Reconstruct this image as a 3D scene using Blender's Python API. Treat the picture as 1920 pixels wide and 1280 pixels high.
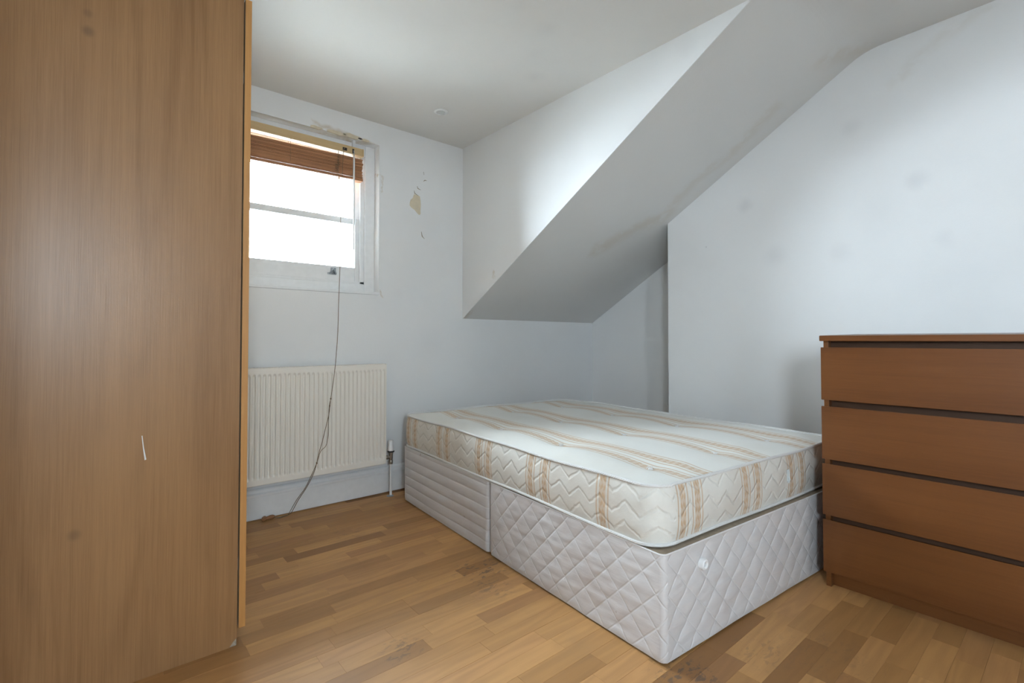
import bpy, bmesh, math, random
from mathutils import Vector
random.seed(7)
scene = bpy.context.scene
for o in list(bpy.data.objects): bpy.data.objects.remove(o)
COL = scene.collection

# ------------------------------------------------------------------ camera
F_PX, YAW, PITCH, CAM_H, CY = 922.55, 0.7016, 0.0208, 0.9772, 618.54
cam_d = bpy.data.cameras.new('camera'); cam = bpy.data.objects.new('camera', cam_d); COL.objects.link(cam)
cam_d.sensor_fit = 'HORIZONTAL'; cam_d.sensor_width = 36.0
cam_d.lens = F_PX * 36.0 / 1920.0
cam_d.shift_y = -(640.0 - CY) / 1920.0
cam_d.clip_start = 0.02
cam.location = (0, 0, CAM_H); cam.rotation_euler = (math.pi / 2 + PITCH, 0, -YAW)
scene.camera = cam
# ------------------------------------------------------------------ sky, daylight, exposure
world = bpy.data.worlds.new('sky'); scene.world = world; world.use_nodes = True
bg = world.node_tree.nodes['Background']
bg.inputs['Color'].default_value = (0.80, 0.905, 1.0, 1); bg.inputs['Strength'].default_value = 47.0
scene.view_settings.view_transform = 'Standard'; scene.view_settings.look = 'None'
scene.view_settings.gamma = 1.0; scene.view_settings.use_curve_mapping = False
scene.view_settings.exposure = 0.72
def portal(name, loc, rot, sx, sy):
    l = bpy.data.lights.new(name, 'AREA'); l.shape = 'RECTANGLE'; l.size = sx; l.size_y = sy
    l.cycles.is_portal = True
    o = bpy.data.objects.new(name, l); COL.objects.link(o); o.location = loc; o.rotation_euler = rot
portal('window_daylight_portal', (0.91, 3.16, 1.75), (-math.pi / 2, 0, 0), 0.98, 1.02)

portal('added_side_portal', (-1.32, -1.20, 1.525), (0, -math.pi / 2, 0), 0.88, 0.64)  # serves the side window added for fill light
portal('added_rear_portal', (-0.40, -1.92, 1.45), (math.pi / 2, 0, 0), 0.54, 0.74)  # serves the rear window added for fill light

# ------------------------------------------------------------------ room constants (metres)
D = 2.963            # window wall
XC = 2.0315          # dormer cheek
XB = 2.996           # chimney breast face
XA = 3.466           # alcove wall
YB = 1.8845          # end of the chimney breast
HC = 2.377           # dormer ceiling
HK, SL = 1.1342, 0.5966
YCR = 0.741          # crease between slope and upper ceiling
def slope_z(y): return HK + SL * (D - y)

# ------------------------------------------------------------------ mesh helpers
def tag(o, label=None, cat=None, kind=None, group=None):
    if label: o['label'] = label
    if cat: o['category'] = cat
    if kind: o['kind'] = kind
    if group: o['group'] = group
    return o
def link(name, me, mat=None, parent=None, loc=(0, 0, 0), rot=(0, 0, 0)):
    o = bpy.data.objects.new(name, me); COL.objects.link(o)
    if mat and me is not None and not me.materials: me.materials.append(mat)
    if parent: o.parent = parent
    o.location = loc; o.rotation_euler = rot
    return o
def empty(name, loc=(0, 0, 0), rot=(0, 0, 0)):
    o = bpy.data.objects.new(name, None); COL.objects.link(o); o.empty_display_size = 0.1
    o.location = loc; o.rotation_euler = rot
    return o
class MB:
    """collects shapes into one mesh"""
    def __init__(s): s.v = []; s.f = []; s.sm = []; s.uv = None
    def add(s, vs, fs, smooth=False):
        k = len(s.v); s.v += [tuple(p) for p in vs]
        for f in fs: s.f.append(tuple(i + k for i in f)); s.sm.append(smooth)
        return s
    def box(s, x0, x1, y0, y1, z0, z1, b=0.0):
        if b <= 0:
            vs = [(x, y, z) for x in (x0, x1) for y in (y0, y1) for z in (z0, z1)]
            return s.add(vs, [(0, 1, 3, 2), (4, 6, 7, 5), (0, 4, 5, 1), (2, 3, 7, 6), (0, 2, 6, 4), (1, 5, 7, 3)])
        bm = bmesh.new()
        vs = [bm.verts.new((x, y, z)) for x in (x0, x1) for y in (y0, y1) for z in (z0, z1)]
        for f in [(0, 1, 3, 2), (4, 6, 7, 5), (0, 4, 5, 1), (2, 3, 7, 6), (0, 2, 6, 4), (1, 5, 7, 3)]:
            bm.faces.new([vs[i] for i in f])
        bmesh.ops.bevel(bm, geom=bm.edges[:], offset=b, segments=2, profile=0.5, affect='EDGES')
        bm.verts.index_update()
        s.add([v.co[:] for v in bm.verts], [[v.index for v in f.verts] for f in bm.faces]); bm.free()
        return s
    def prism(s, pts, axis, a0, a1):
        """polygon pts (2D) extruded along axis ('X': pts are (y,z); 'Y': (x,z); 'Z': (x,y))"""
        def mk(p, a):
            return {'X': (a, p[0], p[1]), 'Y': (p[0], a, p[1]), 'Z': (p[0], p[1], a)}[axis]
        n = len(pts)
        vs = [mk(p, a0) for p in pts] + [mk(p, a1) for p in pts]
        fs = [tuple(range(n))[::-1], tuple(range(n, 2 * n))] + [(i, (i + 1) % n, n + (i + 1) % n, n + i) for i in range(n)]
        return s.add(vs, fs)
    def tube(s, pts, r, n=8, closed=False, cap=True):
        P = [Vector(p) for p in pts]; m = len(P); R = r if isinstance(r, (list, tuple)) else [r] * m
        vs = []; ref = None
        for i in range(m):
            a = P[(i - 1) % m] if (closed or i > 0) else P[i]
            b = P[(i + 1) % m] if (closed or i < m - 1) else P[i]
            t = (b - a).normalized()
            if ref is None:
                ref = t.orthogonal().normalized()
            ref = (ref - t * ref.dot(t))
            ref = ref.normalized() if ref.length > 1e-6 else t.orthogonal().normalized()
            bi = t.cross(ref)
            for k in range(n):
                q = 2 * math.pi * k / n
                vs.append(P[i] + (ref * math.cos(q) + bi * math.sin(q)) * R[i])
        fs = []
        for i in range(m if closed else m - 1):
            j = (i + 1) % m
            for k in range(n):
                fs.append((i * n + k, i * n + (k + 1) % n, j * n + (k + 1) % n, j * n + k))
        if cap and not closed:
            fs.append(tuple(range(n))[::-1]); fs.append(tuple((m - 1) * n + k for k in range(n)))
        return s.add(vs, fs, True)
    def lathe(s, prof, c=(0, 0, 0), n=24, axis='Z', cap=True):
        vs = []
        for r, h in prof:
            for k in range(n):
                q = 2 * math.pi * k / n; a, b = r * math.cos(q), r * math.sin(q)
                p = {'Z': (a, b, h), 'Y': (a, h, b), 'X': (h, a, b)}[axis]
                vs.append((p[0] + c[0], p[1] + c[1], p[2] + c[2]))
        m = len(prof); fs = []
        for i in range(m - 1):
            for k in range(n):
                fs.append((i * n + k, i * n + (k + 1) % n, (i + 1) * n + (k + 1) % n, (i + 1) * n + k))
        if cap:
            fs.append(tuple(range(n))[::-1]); fs.append(tuple((m - 1) * n + k for k in range(n)))
        return s.add(vs, fs, True)
    def mesh(s, name):
        me = bpy.data.meshes.new(name); me.from_pydata(s.v, [], s.f); me.update()
        me.polygons.foreach_set('use_smooth', s.sm)
        bm = bmesh.new(); bm.from_mesh(me); bmesh.ops.recalc_face_normals(bm, faces=bm.faces); bm.to_mesh(me); bm.free()
        if any(s.sm):
            try: me.set_sharp_from_angle(angle=math.radians(42))
            except Exception: pass
        return me
    def build(s, name, mat, parent=None, loc=(0, 0, 0), rot=(0, 0, 0)):
        return link(name, s.mesh(name), mat, parent, loc, rot)
def struct(o, label, cat): return tag(o, label, cat, 'structure')

# ------------------------------------------------------------------ node helpers
class V:
    """a node socket with arithmetic"""
    def __init__(s, nt, sock): s.nt, s.s = nt, sock
    def _m(s, op, *a, clamp=False):
        n = s.nt.nodes.new('ShaderNodeMath'); n.operation = op; n.use_clamp = clamp
        for i, x in enumerate((s,) + a):
            if isinstance(x, V): s.nt.links.new(x.s, n.inputs[i])
            else: n.inputs[i].default_value = x
        return V(s.nt, n.outputs[0])
    def __add__(s, o): return s._m('ADD', o)
    __radd__ = __add__
    def __sub__(s, o): return s._m('SUBTRACT', o)
    def __rsub__(s, o): return (s * -1.0) + o
    def __mul__(s, o): return s._m('MULTIPLY', o)
    __rmul__ = __mul__
    def __truediv__(s, o): return s._m('DIVIDE', o)
    def lt(s, o): return s._m('LESS_THAN', o)
    def gt(s, o): return s._m('GREATER_THAN', o)
    def abs(s): return s._m('ABSOLUTE')
    def sin(s): return s._m('SINE')
    def fract(s): return s._m('FRACT')
    def sqrt(s): return s._m('SQRT')
    def pow(s, o): return s._m('POWER', o)
    def min(s, o): return s._m('MINIMUM', o)
    def max(s, o): return s._m('MAXIMUM', o)
    def clamp(s): return s._m('ADD', 0.0, clamp=True)
    def ping(s, o): return s._m('PINGPONG', o)
    def step(s, a, b):
        n = s.nt.nodes.new('ShaderNodeMapRange'); n.interpolation_type = 'SMOOTHSTEP'; n.clamp = True
        s.nt.links.new(s.s, n.inputs[0]); 
        if a < b: n.inputs[1].default_value, n.inputs[2].default_value, n.inputs[3].default_value, n.inputs[4].default_value = a, b, 0, 1
        else: n.inputs[1].default_value, n.inputs[2].default_value, n.inputs[3].default_value, n.inputs[4].default_value = b, a, 1, 0
        return V(s.nt, n.outputs[0])
class Mat:
    def __init__(s, name, rough=0.5, spec=0.5):
        s.m = bpy.data.materials.new(name); s.m.use_nodes = True; s.nt = s.m.node_tree
        s.p = s.nt.nodes['Principled BSDF']; s.p.inputs['Roughness'].default_value = rough
        s.p.inputs['Specular IOR Level'].default_value = spec
        s._tc = None
    def coord(s, which='Object'):
        if s._tc is None: s._tc = s.nt.nodes.new('ShaderNodeTexCoord')
        return s._tc.outputs[which]
    def xyz(s, which='Object'):
        n = s.nt.nodes.new('ShaderNodeSeparateXYZ'); s.nt.links.new(s.coord(which), n.inputs[0])
        return [V(s.nt, n.outputs[i]) for i in range(3)]
    def vec(s, x, y, z=0.0):
        n = s.nt.nodes.new('ShaderNodeCombineXYZ')
        for i, q in enumerate((x, y, z)):
            if isinstance(q, V): s.nt.links.new(q.s, n.inputs[i])
            else: n.inputs[i].default_value = q
        return n.outputs[0]
    def noise(s, vec, scale=1.0, detail=3.0, rough=0.5, dist=0.0):
        n = s.nt.nodes.new('ShaderNodeTexNoise'); s.nt.links.new(vec, n.inputs['Vector'])
        n.inputs['Scale'].default_value = scale; n.inputs['Detail'].default_value = detail
        n.inputs['Roughness'].default_value = rough; n.inputs['Distortion'].default_value = dist
        return V(s.nt, n.outputs[0])
    def mix(s, fac, a, b):
        n = s.nt.nodes.new('ShaderNodeMix'); n.data_type = 'RGBA'
        for idx, q in ((0, fac), (6, a), (7, b)):
            if isinstance(q, V): s.nt.links.new(q.s, n.inputs[idx])
            elif hasattr(q, 'is_output'): s.nt.links.new(q, n.inputs[idx])
            elif idx == 0: n.inputs[0].default_value = q
            else: n.inputs[idx].default_value = (*q, 1)
        return n.outputs[2]
    def color(s, c):
        if hasattr(c, 'is_output'): s.nt.links.new(c, s.p.inputs['Base Color'])
        else: s.p.inputs['Base Color'].default_value = (*c, 1)
    def rough(s, v): s.nt.links.new(v.s, s.p.inputs['Roughness'])
    def bump(s, h, strength=0.5, dist=0.01):
        n = s.nt.nodes.new('ShaderNodeBump'); s.nt.links.new(h.s, n.inputs['Height'])
        n.inputs['Strength'].default_value = strength; n.inputs['Distance'].default_value = dist
        s.nt.links.new(n.outputs[0], s.p.inputs['Normal'])
def plain(name, c, rough=0.5, spec=0.5, metal=0.0, var=0.0, scale=30):
    m = Mat(name, rough, spec)
    if var:
        n = m.noise(m.coord(), scale, 3)
        m.color(m.mix(n.step(0.3, 0.7), tuple(q * (1 - var) for q in c), tuple(min(1, q * (1 + var)) for q in c)))
    else: m.color(c)
    m.p.inputs['Metallic'].default_value = metal
    return m.m
def seg_dist(m, u, v, a, b):
    """distance in the (u,v) plane to segment a-b"""
    dx, dy = b[0] - a[0], b[1] - a[1]; L2 = dx * dx + dy * dy
    pu, pv = u - a[0], v - a[1]
    t = ((pu * dx + pv * dy) * (1 / L2)).clamp()
    ex, ey = pu - t * dx, pv - t * dy
    return (ex * ex + ey * ey).sqrt()

WALL = (0.80, 0.805, 0.81)
def plaster(name, base=WALL, uv=(0, 2), smudges=(), stains=(), grime=0.05, rough=0.62):
    """painted plaster; smudges: grey finger/soot marks (u,v,r,strength); stains: damp tide lines [(pts), width, strength]"""
    m = Mat(name, rough, 0.25); X = m.xyz(); u, v = X[uv[0]], X[uv[1]]
    co = m.coord()
    big = m.noise(co, 2.2, 4, 0.55); fine = m.noise(co, 180, 2, 0.6); mid = m.noise(co, 14, 4, 0.6)
    c = m.mix((big.step(0.45, 0.75)) * grime * 4, base, tuple(q * 0.86 for q in base))
    for (a, b, r, st) in smudges:
        du, dv = (u - a) + (mid - 0.5) * r * 0.9, (v - b) + (big - 0.5) * r * 1.2
        dd = (du * du + dv * dv).sqrt()
        c = m.mix(dd.step(r * 1.3, 0.0) * (st * 0.9), c, (0.52, 0.52, 0.55))
    for pts, w, st in stains:
        dm = None
        wu, wv = u + (mid - 0.5) * 0.12, v + (big - 0.5) * 0.25
        for a, b in zip(pts[:-1], pts[1:]):
            dd = seg_dist(m, wu, wv, a, b); dm = dd if dm is None else dm.min(dd)
        fac = dm.step(w, 0.0) * mid.step(0.25, 0.6) * st
        c = m.mix(fac, c, (0.50, 0.40, 0.27))
    m.color(c); m.bump(fine * 0.3 + mid * 0.7 + big * 2.0, 0.25, 0.004)
    return m.m
def wood(name, light, dark, axis='Z', ring=1.0, grain=1.0, rough=0.38, spec=0.45, seed=0.0, fl=1.0, smudge=()):
    """veneer: stretched cathedral contours plus fine pores; axis = grain direction"""
    m = Mat(name, rough, spec); X, Y, Z = m.xyz()
    g = {'X': X, 'Y': Y, 'Z': Z}[axis]
    others = [q for k, q in (('X', X), ('Y', Y), ('Z', Z)) if k != axis]
    a = others[0] + others[1] * 0.73
    base = m.noise(m.vec(a * 2.6 + seed, g * 0.22, 0), 1.0, 2, 0.4)
    warp = m.noise(m.vec(a * 22, g * 1.2 + seed, 2.0), 1, 3)
    rings = ((base * (150.0 * ring) + warp * 2.5).sin() * 0.5 + 0.5).pow(2.0)
    where = m.noise(m.vec(a * 4.0, g * 0.25, 12.0 + seed), 1.0, 1).step(0.45, 0.65)
    fine = m.noise(m.vec(a * 420 * grain, g * 7, 1.0 + seed), 1.0, 3, 0.6)
    mid = m.noise(m.vec(a * 110 * grain, g * 1.6, 5.0 + seed), 1.0, 3, 0.55)
    patch = m.noise(m.vec(a * 7.0, g * 0.7, 9.0 + seed), 1.0, 2)
    f = (fine * 0.45 + mid * 0.40 + patch * 0.55 - rings * where * 0.20 * fl - 0.12).clamp()
    c = m.mix(f.step(0.15, 0.85), dark, light)
    if smudge:
        S = m.xyz()
        for (u0, v0, r, st) in smudge:
            du, dv = S[0] - u0 + (patch - 0.5) * 0.03, S[2] - v0
            c = m.mix((du * du + dv * dv).sqrt().step(r, r * 0.2) * st, c, (0.10, 0.062, 0.035))
    m.color(c); m.bump(fine, 0.12, 0.002)
    return m.m

M = {}
M['oak'] = wood('oak_veneer', (0.385, 0.208, 0.090), (0.215, 0.106, 0.041), 'Z', ring=0.9, rough=0.36, fl=0.9, smudge=[(-0.10, 1.835, 0.022, 0.5), (-0.102, 1.885, 0.018, 0.35), (-0.108, 0.45, 0.022, 0.4)])
M['door_edge'] = wood('door_edge_wood', (0.60, 0.31, 0.105), (0.47, 0.22, 0.065), 'Z', ring=0.3, rough=0.4, seed=3)
M['door_face'] = wood('door_oak', (0.52, 0.40, 0.27), (0.40, 0.28, 0.17), 'Z', ring=0.8, rough=0.42, seed=2)
M['chest_wood'] = wood('brown_stained_veneer', (0.16, 0.058, 0.015), (0.105, 0.035, 0.0085), 'Y', ring=0.35, rough=0.34, seed=8)
M['shade_wood'] = plain('shade_toned_wood', (0.07, 0.028, 0.010), 0.6)  # darker than the chest veneer: shade of the drawer gaps put into the colour
M['chip'] = plain('raw_chipboard', (0.42, 0.36, 0.29), 0.9, var=0.2, scale=200)
M['white_gloss'] = plain('white_gloss_paint', (0.80, 0.81, 0.82), 0.3, 0.5, var=0.02)
M['rad'] = plain('cream_radiator_enamel', (0.86, 0.815, 0.745), 0.3, 0.5)
M['rad_inside'] = plain('radiator_inside', (0.35, 0.33, 0.31), 0.7)
M['plastic'] = plain('white_plastic', (0.82, 0.82, 0.83), 0.35)
M['black'] = plain('black_rubber', (0.02, 0.02, 0.022), 0.6)
M['brass'] = plain('dull_nickel', (0.42, 0.39, 0.35), 0.35, metal=1.0, var=0.2)
M['grey_metal'] = plain('grey_metal', (0.35, 0.38, 0.40), 0.4, metal=0.7)
M['cord'] = plain('brown_cord', (0.20, 0.14, 0.085), 0.8, var=0.2, scale=200)
M['tassel'] = plain('brown_wood_tassel', (0.30, 0.14, 0.06), 0.5)
M['slat'] = wood('blind_slat_wood', (0.42, 0.20, 0.09), (0.27, 0.115, 0.05), 'X', ring=0.4, rough=0.45, seed=5)
M['headrail'] = wood('headrail_beech', (0.60, 0.44, 0.24), (0.48, 0.33, 0.16), 'X', ring=0.3, rough=0.45, seed=6)
M['undercoat'] = plain('bare_plaster_cream', (0.66, 0.58, 0.44), 0.8, var=0.05)
M['crack'] = plain('crack_brown', (0.30, 0.24, 0.17), 0.9)  # brown of the cracks in the wall paint
M['deck'] = plain('brown_felt_deck', (0.33, 0.27, 0.205), 0.95, 0.1, var=0.1, scale=60)
M['lamp_glass'] = plain('frosted_lamp_glass', (0.55, 0.56, 0.55), 0.35)
gm = bpy.data.materials.new('window_glass'); gm.use_nodes = True; nt = gm.node_tree
nt.nodes.remove(nt.nodes['Principled BSDF'])
tr = nt.nodes.new('ShaderNodeBsdfTransparent'); gl = nt.nodes.new('ShaderNodeBsdfGlossy'); gl.inputs['Roughness'].default_value = 0.02
fr = nt.nodes.new('ShaderNodeFresnel'); fr.inputs['IOR'].default_value = 1.35
mx = nt.nodes.new('ShaderNodeMixShader')
nt.links.new(fr.outputs[0], mx.inputs[0]); nt.links.new(tr.outputs[0], mx.inputs[1]); nt.links.new(gl.outputs[0], mx.inputs[2])
nt.links.new(mx.outputs[0], nt.nodes['Material Output'].inputs['Surface'])
tr.inputs[0].default_value = (0.95, 0.97, 0.97, 1)
M['glass'] = gm

# ------------------------------------------------------------------ walls and ceilings
WX0, WX1, WZ0, WZ1 = 0.44, 1.382, 1.267, 2.236     # window opening
TOP = 3.0
def holed_wall(y0, y1, x0, x1, z0, z1, h):
    """wall slab between y0..y1 with a rectangular opening h=(hx0,hx1,hz0,hz1)"""
    b = MB(); xs = [x0, h[0], h[1], x1]; zs = [z0, h[2], h[3], z1]
    for y in (y0, y1):
        k = len(b.v); vs = [(x, y, z) for x in xs for z in zs]; fs = []
        for i in range(3):
            for j in range(3):
                if i == 1 and j == 1: continue
                fs.append((i * 4 + j, (i + 1) * 4 + j, (i + 1) * 4 + j + 1, i * 4 + j + 1))
        b.add(vs, fs)
    q = lambda x, z: [(x, y0, z), (x, y1, z)]
    for (a, c) in (((h[0], h[2]), (h[1], h[2])), ((h[1], h[2]), (h[1], h[3])), ((h[1], h[3]), (h[0], h[3])), ((h[0], h[3]), (h[0], h[2])),
                   ((x0, z0), (x1, z0)), ((x1, z0), (x1, z1)), ((x1, z1), (x0, z1)), ((x0, z1), (x0, z0))):
        b.add(q(*a) + q(*c), [(0, 1, 3, 2)])
    me = b.mesh('wall'); bm = bmesh.new(); bm.from_mesh(me); bmesh.ops.remove_doubles(bm, verts=bm.verts, dist=1e-5)
    bmesh.ops.recalc_face_normals(bm, faces=bm.faces); bm.to_mesh(me); bm.free(); return me
m_back = plaster('window_wall_paint', smudges=[(1.75, 0.95, 0.14, 0.10), (1.66, 2.10, 0.05, 0.06), (1.52, 1.30, 0.05, 0.06), (2.3, 0.8, 0.3, 0.08)],
                 stains=[([(0.95, 2.262), (1.36, 2.245)], 0.02, 0.55), ([(1.398, 2.06), (1.396, 1.96)], 0.012, 0.7), ([(1.40, 1.33), (1.405, 1.30)], 0.012, 0.5)])
wall_back = struct(link('wall_back', holed_wall(D, 3.14, -0.7, 3.75, -0.1, TOP, (WX0, WX1, WZ0, WZ1)), m_back),
                   'white plastered window wall with knee wall under the roof slope', 'wall')
m_right = plaster('breast_paint', uv=(1, 2), smudges=[(1.355, 1.785, 0.05, 0.30), (0.542, 1.745, 0.055, 0.28), (0.804, 2.094, 0.05, 0.18), (1.186, 1.464, 0.07, 0.20),
                  (0.86, 1.436, 0.06, 0.17), (0.443, 1.446, 0.05, 0.14), (0.684, 1.613, 0.12, 0.10), (1.606, 1.578, 0.006, 0.8), (0.75, 1.95, 0.09, 0.10), (1.75, 1.5, 0.2, 0.05)],
                  stains=[([(0.62, 2.26), (0.45, 2.37), (0.30, 2.40)], 0.05, 0.12)])
struct(MB().box(XB, 3.75, -1.9, YB, -0.1, TOP).build('wall_chimney', m_right), 'white chimney breast wall with grey smudges behind the chest', 'wall')
m_alc = plaster('alcove_paint', uv=(1, 2))
struct(MB().box(XA, 3.75, YB - 0.05, 3.14, -0.1, TOP).build('wall_right', m_alc), 'shaded white alcove wall beside the chimney breast', 'wall')
struct(MB().box(-0.7, -0.245, 0.75, 3.05, -0.1, TOP).build('wall_left', m_alc), 'white wall behind the tall wardrobe', 'wall')
RW = (-1.50, -0.90, 1.10, 1.95)                      # opening added for fill light in the unseen side wall (y0, y1, z0, z1)
me = holed_wall(-1.3, -1.0, -1.9, 1.2, -0.1, TOP, RW)
for v_ in me.vertices: v_.co = (v_.co.y, v_.co.x, v_.co.z)
me.flip_normals(); struct(link('wall_side', me, m_alc), 'white side wall behind the camera with an added fill light window', 'wall')
struct(MB().box(-1.3, -0.5, 0.75, 1.2, -0.1, TOP).build('wall_return', m_alc), 'white return wall beside the wardrobe recess', 'wall')
RW3 = (-0.65, -0.15, 1.10, 1.80)                     # opening added for fill light in the unseen rear wall
struct(link('wall_front', holed_wall(-1.9, -1.65, -1.3, 3.75, -0.1, TOP, RW3), m_alc), 'white wall behind the camera with an added fill light window', 'wall')
# dormer cheek: vertical triangle between the slope and the dormer ceiling
yk = D - (HC - HK) / SL
m_cheek = plaster('cheek_paint', uv=(1, 2), smudges=[(1.181, 2.312, 0.06, 0.14), (1.883, 2.036, 0.09, 0.08)], stains=[([(2.592, 1.42), (2.59, 1.385)], 0.022, 0.6)], grime=0.03)
struct(MB().prism([(D + 0.02, slope_z(D + 0.02)), (yk, HC), (yk, TOP), (D + 0.02, TOP)], 'X', XC, XC + 0.005).build('wall_dormer', m_cheek),
       'bright white triangular dormer cheek above the roof slope', 'wall')
m_ceil = plaster('ceiling_paint', (0.77, 0.765, 0.75), uv=(0, 1), smudges=[(1.767, 1.902, 0.06, 0.16), (1.531, 1.57, 0.06, 0.12), (1.335, 1.528, 0.05, 0.10), (1.62, 1.75, 0.05, 0.08)])
struct(MB().box(-1.3, XC + 0.004, -1.9, 3.1, HC, TOP + 0.02).build('ceiling', m_ceil), 'flat white ceiling of the dormer', 'ceiling')
m_slope = plaster('slope_paint', (0.72, 0.715, 0.70), uv=(0, 1),
                  stains=[([(2.62, 2.16), (2.70, 2.06), (2.80, 1.95), (2.90, 1.86)], 0.11, 0.28), ([(2.88, 1.80), (2.82, 1.58), (2.87, 1.40), (2.82, 1.12)], 0.075, 0.20), ([(2.80, 0.86), (2.95, 0.76)], 0.08, 0.22),
                          ([(2.035, 2.90), (2.06, 2.96)], 0.03, 0.4)], smudges=[(2.5, 1.2, 0.25, 0.07)])
sp = MB()
prof = [(D + 0.03, slope_z(D + 0.03))]
for k in range(9):                                  # soft crease towards the upper ceiling
    t = k / 8; a = Vector((YCR + 0.06, slope_z(YCR + 0.06))); c = Vector((YCR, slope_z(YCR))); e = Vector((YCR - 0.08, slope_z(YCR) + 0.003))
    p = a * (1 - t) ** 2 + c * 2 * t * (1 - t) + e * t * t; prof.append((p.x, p.y))
prof += [(-1.9, 2.50), (-1.9, TOP + 0.02), (D + 0.03, TOP + 0.02)]
sp.prism(prof, 'X', XC + 0.005, 3.75)
struct(sp.build('ceiling_slope', m_slope), 'sloping roof ceiling with brown damp marks', 'ceiling')
struct(MB().box(-1.4, 3.85, -2.0, 3.2, TOP, TOP + 0.1).build('roof', m_alc), 'unseen roof slab added above the ceilings to block light leaks', 'roof')  # unseen flat slab, added so sky light cannot leak through the joints
# peeled paint on the window wall
pp = [(1.633, 1.967), (1.655, 1.966), (1.678, 1.961), (1.684, 1.93), (1.686, 1.90), (1.683, 1.865), (1.684, 1.84), (1.675, 1.832), (1.663, 1.838), (1.637, 1.862), (1.612, 1.874), (1.601, 1.886), (1.602, 1.905), (1.608, 1.925), (1.624, 1.94)]
MB().prism(pp, 'Y', D - 0.0008, D + 0.01).build('peeled_patch', M['undercoat'], wall_back)
for L in [[(1.657, 2.027), (1.663, 2.012), (1.686, 2.006)], [(1.634, 1.992), (1.639, 1.974), (1.669, 1.962)], [(1.691, 1.721), (1.697, 1.69), (1.715, 1.674)], [(1.706, 2.07), (1.717, 2.08), (1.731, 2.079)], [(1.706, 2.136), (1.71, 2.115)]]:
    MB().tube([(x, D - 0.0005, z) for x, z in L], [0.0012] + [0.003] * (len(L) - 2) + [0.001], 5).build('paint_crack', M['crack'], wall_back)
for (x, z, w, h) in [(1.10, 2.243, 0.07, 0.012), (1.20, 2.246, 0.06, 0.016), (1.285, 2.242, 0.03, 0.008), (0.98, 2.240, 0.04, 0.010)]:   # flaking plaster along the window head
    pts = [(x + w * math.cos(a) * random.uniform(0.8, 1.1), z + h * math.sin(a) * random.uniform(0.6, 1.2)) for a in [i * math.pi / 5 for i in range(10)]]
    MB().prism(pts, 'Y', D - 0.0025, D + 0.004).build('plaster_flake', M['undercoat'], wall_back)
MB().prism([(1.235, 2.243), (1.25, 2.239), (1.268, 2.242), (1.262, 2.248), (1.245, 2.249)], 'Y', D - 0.003, D + 0.004).build('plaster_hole', M['black'], wall_back)

# ------------------------------------------------------------------ floor: oak strips
m = Mat('oak_floor', 0.36, 0.45)
at = m.nt.nodes.new('ShaderNodeAttribute'); at.attribute_name = 'tone'
sep = m.nt.nodes.new('ShaderNodeSeparateColor'); m.nt.links.new(at.outputs['Color'], sep.inputs[0])
T, O, H = [V(m.nt, sep.outputs[i]) for i in range(3)]
X, Y, Z = m.xyz()
gx, gy = X + O * 37.0, Y + H * 11.0
fine = m.noise(m.vec(gx * 9, gy * 420, 0), 1, 3, 0.6); mid = m.noise(m.vec(gx * 2.2, gy * 60, 3.0), 1, 3, 0.55)
ringn = m.noise(m.vec(gx * 1.1, gy * 9, 7.0), 1, 2, 0.5); rings = (ringn * 48.0).sin() * 0.5 + 0.5
c = m.mix(T.step(0.0, 1.0), (0.31, 0.147, 0.047), (0.63, 0.340, 0.125))
c = m.mix(H.step(0.55, 1.0) * 0.35, c, (0.50, 0.25, 0.11))
c = m.mix((rings * 0.35 + fine * 0.35 + mid * 0.5 - 0.25).clamp() * 0.55, c, (0.24, 0.115, 0.042))
wob = m.noise(m.coord(), 9, 4, 0.6); sc = m.noise(m.vec(X * 22 + Y * 9, Y * 48 - X * 6, 0), 1, 6, 0.7, 0.6); dirt = m.noise(m.coord(), 3.0, 4, 0.6)
for (sx, sy, r, st) in [(1.26, 1.70, 0.15, 0.9), (1.21, 1.55, 0.13, 0.55), (0.76, 1.43, 0.10, 0.55), (1.33, 0.78, 0.14, 0.9), (1.60, 0.70, 0.12, 0.35), (1.75, 0.55, 0.20, 0.2), (0.98, 2.45, 0.15, 0.3), (1.5, 0.5, 0.12, 0.3)]:
    du, dv = X - sx + (wob - 0.5) * 0.12, Y - sy
    dd = (du * du + dv * dv).sqrt()
    c = m.mix(dd.step(r, r * 0.3) * sc.step(0.52, 0.60) * (st * 0.75), c, (0.090, 0.070, 0.060))
c = m.mix(dirt.step(0.5, 0.8) * 0.25, c, (0.30, 0.19, 0.105))
m.color(c); m.rough((fine * 0.12 + dirt * 0.20 + 0.36)); m.bump(fine * 0.5 + rings * 0.2, 0.12, 0.001)
M['floor'] = m.m
floor = struct(MB().box(-1.3, 3.75, -1.9, 3.14, -0.14, -0.0035).build('floor', plain('dark_floor_joint', (0.16, 0.085, 0.04), 0.8)),
               'worn oak strip floor', 'floor')
BX, BY, BT, BW, BL = 1.3025, 0.8403, -0.0762, 1.35, 1.91
bux = (math.cos(BT), math.sin(BT)); buy = (-math.sin(BT), math.cos(BT))
def bed_pt(x, y): return (BX + bux[0] * x + buy[0] * y, BY + bux[1] * x + buy[1] * y)
bed_poly = [bed_pt(0.05, 0.05), bed_pt(BW, 0.05), bed_pt(BW, BL), bed_pt(0.05, BL)]
chest_poly = [(2.25, 0.68), (2.7, 0.68), (2.7, -0.09), (2.25, -0.09)]
ward_poly = [(-0.2, 1.85), (0.33, 1.85), (0.33, 2.75), (-0.2, 2.75)]
def cross(o, a, b): return (a[0] - o[0]) * (b[1] - o[1]) - (a[1] - o[1]) * (b[0] - o[0])
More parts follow.
